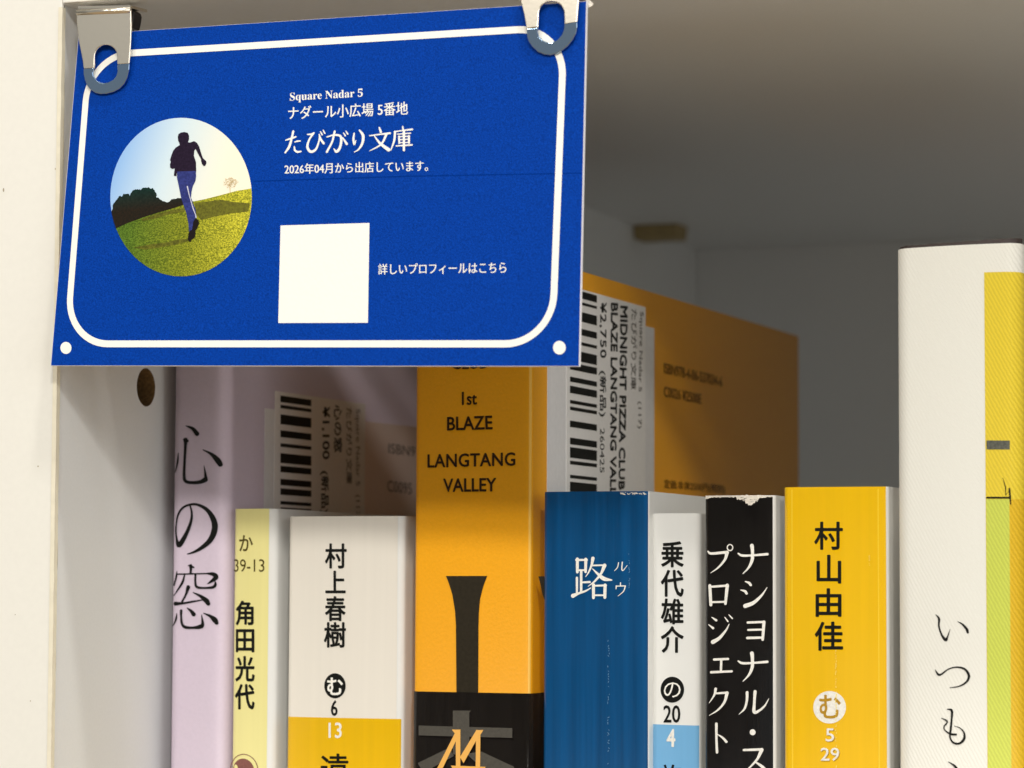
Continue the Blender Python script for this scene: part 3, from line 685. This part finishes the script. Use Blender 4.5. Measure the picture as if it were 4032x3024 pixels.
for st in ([(252, 507, 6), (298, 492, 11), (332, 480, 9)], [(312, 438, 13), (300, 490, 12), (280, 558, 14), (248, 606, 9)], [(322, 522, 5), (345, 515, 9), (366, 513, 8)], [(320, 560, 8), (326, 588, 12), (346, 600, 12), (374, 596, 8)],
           [(425, 462, 7), (455, 460, 10), (476, 450, 9)], [(474, 452, 10), (440, 500, 10), (424, 560, 14), (450, 598, 15), (490, 580, 12), (514, 520, 9), (520, 465, 5)], [(518, 462, 7), (530, 500, 12), (553, 532, 13)], [(528, 440, 6), (541, 464, 9)], [(549, 428, 6), (562, 452, 9)],
           [(578, 482, 6), (640, 466, 10), (690, 482, 14), (684, 560, 14), (655, 598, 15), (634, 575, 5)], [(640, 438, 12), (620, 520, 11), (578, 600, 12)], [(704, 488, 7), (736, 537, 14)], [(711, 450, 6), (724, 472, 9)], [(730, 436, 6), (743, 458, 9)],
           [(795, 453, 8), (789, 500, 12), (796, 542, 10), (809, 508, 4)], [(836, 428, 8), (865, 470, 16), (860, 530, 14), (830, 580, 9), (795, 602, 4)],
           [(994, 408, 9), (1006, 442, 14)], [(918, 472, 7), (1000, 461, 8), (1077, 452, 12)], [(1050, 462, 14), (1008, 540, 10), (918, 592, 4)], [(955, 475, 6), (1000, 532, 14), (1067, 583, 21)],
           [(1179, 400, 8), (1183, 427, 10)], [(1112, 441, 7), (1180, 431, 7), (1254, 422, 11)], [(1119, 440, 12), (1112, 510, 12), (1085, 587, 5)], [(1138, 460, 6), (1242, 452, 7)], [(1150, 478, 11), (1152, 532, 10)], [(1229, 474, 12), (1229, 530, 11)],
           [(1150, 480, 6), (1229, 476, 6)], [(1150, 504, 6), (1229, 500, 6)], [(1150, 528, 6), (1229, 525, 6)], [(1128, 553, 7), (1254, 545, 9)], [(1189, 440, 14), (1189, 587, 13)]): p.stroke(*st)
p.build('shop_title_lettering', m_cardw, card); p = CP(G, KG)
p.text('2026年04月から出店しています。', [(243, 778), (1378, 752), (1378, 668), (243, 694)], hbold=0.012)
p.text('詳しいプロフィールはこちら', [(985, 1572), (1998, 1560), (1998, 1470), (985, 1486)], hbold=0.01)
p.build('card_lettering', m_cardw, card)
# white square (its code is left blank)
CP().poly([(1105, 888), (1455, 878), (1449, 1271), (1096, 1272)]).build('white_square', m_cardw, card)
# faint crease
CP().poly([(1000, 712), (1600, 692), (2290, 680), (2290, 682.5), (1600, 695), (1000, 714.5)]).build('crease', m_crease, card)
# round photograph: a runner seen from behind on a grassy slope
H = (400, 430); KH = 2.4405
cx_, cy_, rx_, ry_ = 765, 845, 680, 762
def arc(a0, a1, n=24):
    return [(cx_+rx_*math.cos(math.radians(a0+(a1-a0)*i/n)), cy_+ry_*math.sin(math.radians(a0+(a1-a0)*i/n))) for i in range(n+1)]
def ang(x, y): return math.degrees(math.atan2((y-cy_)/ry_, (x-cx_)/rx_))
def grad_mat(name, c0, c1, p0, p1, extra=None, grain=None, mix=0.3, gscale=(1, 1, 1), cg=None):
    """print whose ink runs from c0 at p0 to c1 at p1 (the picture's own colours)"""
    m = bpy.data.materials.new(name); m.use_nodes = True; nt = m.node_tree; b = nt.nodes['Principled BSDF']; b.inputs['Roughness'].default_value = 0.5; b.inputs['Specular IOR Level'].default_value = 0.08
    g = nt.nodes.new('ShaderNodeNewGeometry'); vm = nt.nodes.new('ShaderNodeVectorMath'); vm.operation = 'SUBTRACT'; nt.links.new(g.outputs['Position'], vm.inputs[0]); vm.inputs[1].default_value = tuple(p0)
    dt = nt.nodes.new('ShaderNodeVectorMath'); dt.operation = 'DOT_PRODUCT'; d = np.array(p1)-np.array(p0); d = d/(d @ d); dt.inputs[1].default_value = tuple(d); nt.links.new(vm.outputs[0], dt.inputs[0])
    r = nt.nodes.new('ShaderNodeValToRGB'); r.color_ramp.elements[0].color = [lin(v)*.92 for v in c0]+[1]; r.color_ramp.elements[1].color = [lin(v)*.92 for v in c1]+[1]
    nt.links.new(dt.outputs['Value'], r.inputs[0])
    if extra:
        for pos, c in extra:
            e = r.color_ramp.elements.new(pos); e.color = [lin(v)*.92 for v in c]+[1]
    if grain:
        n = nt.nodes.new('ShaderNodeTexNoise'); n.inputs['Scale'].default_value = grain; n.inputs['Detail'].default_value = 6; n.inputs['Roughness'].default_value = .7
        mp = nt.nodes.new('ShaderNodeMapping'); mp.inputs['Scale'].default_value = gscale; nt.links.new(g.outputs['Position'], mp.inputs[0]); nt.links.new(mp.outputs[0], n.inputs['Vector'])
        rr = nt.nodes.new('ShaderNodeValToRGB'); rr.color_ramp.elements[0].position = .42; rr.color_ramp.elements[1].position = .6
        nt.links.new(n.outputs['Fac'], rr.inputs[0])
        mx = nt.nodes.new('ShaderNodeMixRGB'); mx.inputs[1].default_value = [lin(v)*.92 for v in cg]+[1]; nt.links.new(r.outputs[0], mx.inputs[2])
        ml = nt.nodes.new('ShaderNodeMath'); ml.operation = 'MULTIPLY_ADD'; ml.inputs[1].default_value = mix; ml.inputs[2].default_value = 1-mix
        nt.links.new(rr.outputs[0], ml.inputs[0]); nt.links.new(ml.outputs[0], mx.inputs[0]); nt.links.new(mx.outputs[0], b.inputs['Base Color'])
    else: nt.links.new(r.outputs[0], b.inputs['Base Color'])
    return m
def hp(x, y): return cm(H[0]+x/KH, H[1]+y/KH)
sky_m = grad_mat('printed_sky', (150, 192, 240), (252, 246, 222), hp(220, 330), hp(1200, 640), [(0.45, (214, 232, 240))])
grass_m = grad_mat('printed_grass', (104, 136, 44), (236, 226, 66), hp(250, 1150), hp(1300, 1050), [(0.5, (160, 164, 44))], grain=3200, mix=0.8, gscale=(1, 1, 1.6), cg=(44, 66, 16))
tree_m = grad_mat('printed_trees', (20, 52, 46), (44, 34, 24), hp(400, 760), hp(400, 960), None, grain=2500, mix=0.5, cg=(12, 22, 18))
ph = CP(H, KH, 0.00005).disc(cx_, cy_, rx_, ry_, 72).build('round_photo', sky_m, card)
aL, aR = ang(122, 1110), ang(1440, 760)
p = CP(H, KH, 0.00006)
L = [(1440, 762), (1300, 785), (1150, 825), (980, 868), (890, 885), (780, 890), (600, 930), (400, 1010), (280, 1050), (128, 1110)]
A = arc(aL if aL > 0 else aL+360, aR if aR > 0 else aR, 40)
p.poly(L + A[1:-1]); p.build('printed_grass', grass_m, ph)
p = CP(H, KH, 0.000075)      # dark band across the slope and cast shadow
p.poly([(900, 900), (1000, 890), (1150, 870), (1250, 890), (1428, 905), (1410, 985), (1250, 1000), (1080, 1035), (960, 1065), (900, 1000)])
p.poly([(380, 1060), (520, 1010), (680, 970), (800, 950), (800, 985), (650, 1010), (520, 1050), (400, 1075)])
p.poly([(500, 1295), (620, 1280), (780, 1245), (850, 1250), (820, 1275), (700, 1305), (560, 1330), (420, 1350), (300, 1330)])
p.build('printed_shade', grad_mat('printed_dark_grass', (70, 74, 24), (96, 92, 36), hp(400, 1000), hp(1300, 1000), None, grain=1800, mix=.8, cg=(120, 120, 40)), ph)
p = CP(H, KH, 0.00009)
T = [(110, 955), (118, 905), (150, 870), (165, 840), (200, 838), (215, 815), (260, 812), (275, 838), (290, 800), (320, 775), (350, 768), (380, 780), (395, 757), (430, 752), (470, 762), (500, 768), (515, 795), (530, 820), (530, 850), (560, 865), (590, 885), (640, 895), (700, 862), (750, 855), (790, 870), (795, 915), (700, 950), (560, 990), (400, 1040), (250, 1095), (140, 1145)]
aT0, aT1 = ang(140, 1145), ang(100, 965)
A2 = arc(aT0 if aT0 > 0 else aT0+360, aT1 if aT1 > 0 else aT1+360, 10)
T2 = []
for i in range(len(T)):
    a, b = T[i], T[(i+1) % len(T)]; T2.append(a)
    if i < 24:
        for t in (.33, .66): T2.append((a[0]+(b[0]-a[0])*t+random.uniform(-6, 6), a[1]+(b[1]-a[1])*t+random.uniform(-9, 5)))
p.poly(T2 + A2[1:-1]); p.build('printed_trees', tree_m, ph)
p = CP(H, KH, 0.00009)
for _ in range(150):
    a = random.uniform(0, 2*math.pi); r = random.uniform(0, 1)**.5; x, y = 1238+72*r*math.cos(a), 708+48*r*math.sin(a)
    p.stroke((x, y, 4), (x+random.uniform(-9, 9), y+random.uniform(-9, 3), 4))
p.stroke((1235, 700, 4), (1240, 800, 5)); p.build('printed_bare_tree', mat('printed_twigs', (206, 176, 120), .5), ph)
rn = CP(H, KH, 0.00011)
rn.poly([(735, 265), (742, 240), (765, 225), (800, 220), (830, 228), (843, 255), (843, 290), (832, 318), (850, 322), (892, 307), (920, 325), (940, 360), (955, 410), (972, 462), (985, 480), (1008, 500), (1010, 520), (998, 545), (985, 548), (968, 528), (960, 500), (958, 480), (930, 430), (905, 382), (893, 400), (890, 450), (910, 510), (912, 600), (905, 625), (725, 615), (722, 645), (697, 640), (705, 570), (680, 575), (662, 562), (660, 530), (668, 505), (660, 490), (672, 450), (690, 400), (715, 370), (755, 345), (748, 322), (738, 300)])
rn.build('printed_runner', mat('printed_dark_shirt', (36, 24, 44), .5, spec=0.08, grain=2500, vary=.3), ph)
CP(H, KH, 0.00013).poly([(728, 600), (908, 595), (912, 640), (905, 690), (880, 740), (868, 790), (862, 850), (880, 900), (905, 960), (912, 1040), (900, 1070), (905, 1150), (880, 1210), (855, 1230), (845, 1190), (838, 1100), (818, 1000), (790, 920), (765, 840), (745, 740), (728, 660)]).build('printed_trousers', mat('printed_blue_trousers', (50, 58, 122), .5, spec=0.08, grain=2500, vary=.3), ph)
CP(H, KH, 0.00015).poly([(905, 1048), (935, 1065), (940, 1100), (925, 1140), (905, 1170), (908, 1200), (895, 1240), (870, 1250), (862, 1272), (845, 1275), (832, 1250), (838, 1200), (850, 1170), (872, 1160), (880, 1120), (885, 1080)]).build('printed_shoe', mat('printed_black_shoe', (30, 24, 24), .5, spec=0.08), ph)
CP(H, KH, 0.00016).stroke((828, 745, 12), (845, 820, 8), (862, 880, 8), (885, 960, 10), (905, 1010, 8), (912, 1040, 12)).build('printed_stripe', mat('printed_white_stripe', (205, 205, 220), .5), ph)

# ================================================================== steel clips holding the card
def solid(name, loop_px, mp, nrm, th, m, parent, ori, k, fwd=None, bevel=0.00018):
    """a plate with thickness from a pixel outline; fwd(px, py) pushes points outward (metres)"""
    T3 = fill(loop_px)
    Ft, Bk = [], []
    for (x, y) in loop_px:
        px, py = ori[0]+x/k, ori[1]+y/k
        q = mp(px, py) + nrm*(fwd(x, y) if fwd else 0); Ft.append(q+nrm*th); Bk.append(q)
    n = len(loop_px)
    e1 = Ft[T3[0][1]]-Ft[T3[0][0]]; e2 = Ft[T3[0][2]]-Ft[T3[0][0]]
    if np.cross(e1, e2) @ nrm < 0: T3 = [t[::-1] for t in T3]
    Fc = [tuple(t) for t in T3] + [tuple(n+i for i in t[::-1]) for t in T3]
    area = sum(loop_px[i][0]*loop_px[(i+1) % n][1]-loop_px[(i+1) % n][0]*loop_px[i][1] for i in range(n))
    for i in range(n):
        j = (i+1) % n
        Fc.append((i, j, n+j, n+i) if area > 0 else (i, n+i, n+j, j))
    o = link(name, Ft+Bk, Fc, m, parent)
    bm = bmesh.new(); bm.from_mesh(o.data); bmesh.ops.recalc_face_normals(bm, faces=bm.faces); bm.to_mesh(o.data); bm.free()
    if bevel:
        b = o.modifiers.new('bevel', 'BEVEL'); b.width = bevel; b.segments = 3; b.limit_method = 'ANGLE'; b.angle_limit = math.radians(50)
    return o
cm2 = plane_map(cp+cn*0.0009, cn)
def clip(label, ori, k, up_loop, lip_loop, bend, base_px, extra):
    t = thing('steel_clip', label, 'clip', cm2(*base_px), 'steel clips gripping the top corners of the blue card')
    solid('clip_plate', up_loop, cm2, cn, 0.0005, m_steel, t, ori, k)
    x0, y0, x1, y1 = bend
    def fw(x, y):
        yl = y0+(y1-y0)*(x-x0)/(x1-x0)
        return -max(0, (y-yl))/k/22.0*0.001*0.16
    solid('clip_lip', lip_loop, cm2, cn, 0.0005, m_steel2, t, ori, k, fwd=fw)
    extra(t, ori, k)
    return t
def slot_arc(cx, cy, rx, ry, a0, a1, n=14): return [(cx+rx*math.cos(math.radians(a0+(a1-a0)*i/n)), cy+ry*math.sin(math.radians(a0+(a1-a0)*i/n))) for i in range(n+1)]
OA, KA = (150, 0), 2.011
upA = [(312, 98), (330, 75), (738, 68), (746, 90), (749, 200), (745, 330), (732, 508), (636, 515)] + slot_arc(546, 450, 88, 90, 0, -180) + [(455, 520), (448, 545), (370, 548), (362, 480), (330, 320), (314, 180)]
lipA = [(370, 548), (448, 545)] + [(438, 575), (442, 605), (462, 635), (490, 652), (525, 657), (560, 650), (595, 632), (620, 605), (633, 570), (636, 515)] + [(732, 508), (726, 555), (708, 615), (680, 662), (640, 700), (590, 725), (540, 738), (490, 742), (448, 733), (412, 708), (385, 675), (371, 630), (367, 590)]
def exA(t, ori, k):
    cmb = plane_map(cp-cn*0.0035, cn)
    solid('clip_body', [(700, 78), (748, 82), (790, 95), (815, 112), (823, 140), (815, 190), (803, 246), (700, 250)], cmb, cn, 0.0030, m_clipb, t, ori, k, bevel=0.0003)
    # rolled top edge catching the light
    P = [cm2(ori[0]+x/k, ori[1]+y/k) for x, y in ((318, 104), (742, 86))]
    tube('rolled_edge', P[0]+cn*0.0004, P[1]+cn*0.0004, 0.00055, m_steel, t)
    Pb = [cm2(ori[0]+x/k, ori[1]+y/k) for x, y in ((322, 72), (738, 66))]
    V = [Pb[0]+cn*0.0003, Pb[1]+cn*0.0003, Pb[1]-cn*0.006+np.array([0, 0, .0008]), Pb[0]-cn*0.006+np.array([0, 0, .0008])]
    V += [v+np.array([0, 0, 0.0005]) for v in V]
    link('top_flange', V, [(0, 1, 2, 3), (7, 6, 5, 4), (0, 4, 5, 1), (1, 5, 6, 2), (2, 6, 7, 3), (3, 7, 4, 0)], m_steel, t)
def tube(name, a, b, r, m, parent, n=12):
    d = b-a; d = d/np.linalg.norm(d); u = np.cross(d, cn); u /= np.linalg.norm(u); w = np.cross(d, u)
    V = []; Fc = []
    for q in (a, b):
        for i in range(n): V.append(q+u*r*math.cos(2*math.pi*i/n)+w*r*math.sin(2*math.pi*i/n))
    for i in range(n): j = (i+1) % n; Fc.append((i, j, n+j, n+i))
    Fc += [tuple(range(n))[::-1], tuple(range(n, 2*n))]
    return link(name, V, Fc, m, parent, smooth=True)
clip('steel clip with a slot at the upper left corner of the blue card', OA, KA, upA, lipA, (370, 548, 732, 508), (410, 60), exA)
OB, KB = (1700, 0), 2.212
upB = [(765, -90), (1292, -110), (1292, -20), (1285, 60), (1274, 195), (1160, 214), (1163, 190)] + slot_arc(1050, 125, 110, 108, 0, -180) + [(940, 130), (935, 245), (832, 256), (810, 130), (785, 30)]
lipB = [(832, 256), (935, 245), (925, 280), (935, 318), (965, 350), (1010, 370), (1050, 368), (1095, 345), (1130, 310), (1152, 265), (1160, 214), (1274, 195), (1270, 245), (1255, 300), (1225, 350), (1180, 400), (1130, 438), (1080, 463), (1025, 477), (970, 470), (915, 447), (870, 405), (842, 360), (832, 320)]
def exB(t, ori, k):
    cmb = plane_map(cp-cn*0.0035, cn)
    solid('clip_body', [(1240, -90), (1335, -80), (1342, -40), (1338, 8), (1298, 12), (1240, 14)], cmb, cn, 0.0030, m_clipb, t, ori, k, bevel=0.0003)
clip('steel clip with a slot at the upper right corner of the blue card', OB, KB, upB, lipB, (832, 256, 1274, 195), (2180, 10), exB)
# scrap of white tape sticking out behind the card's upper right corner
tp = thing('tape_scrap', 'torn scrap of white tape sticking out behind the upper right corner of the card', 'tape', plane_map(cp-cn*0.0012, cn)(2325, 15))
solid('tape_piece', [(1350, 0), (1376, 2), (1412, 32), (1404, 52), (1380, 66), (1358, 70), (1340, 60)], plane_map(cp-cn*0.0016, cn), cn, 0.0003, m_torn, tp, OB, KB, bevel=0)
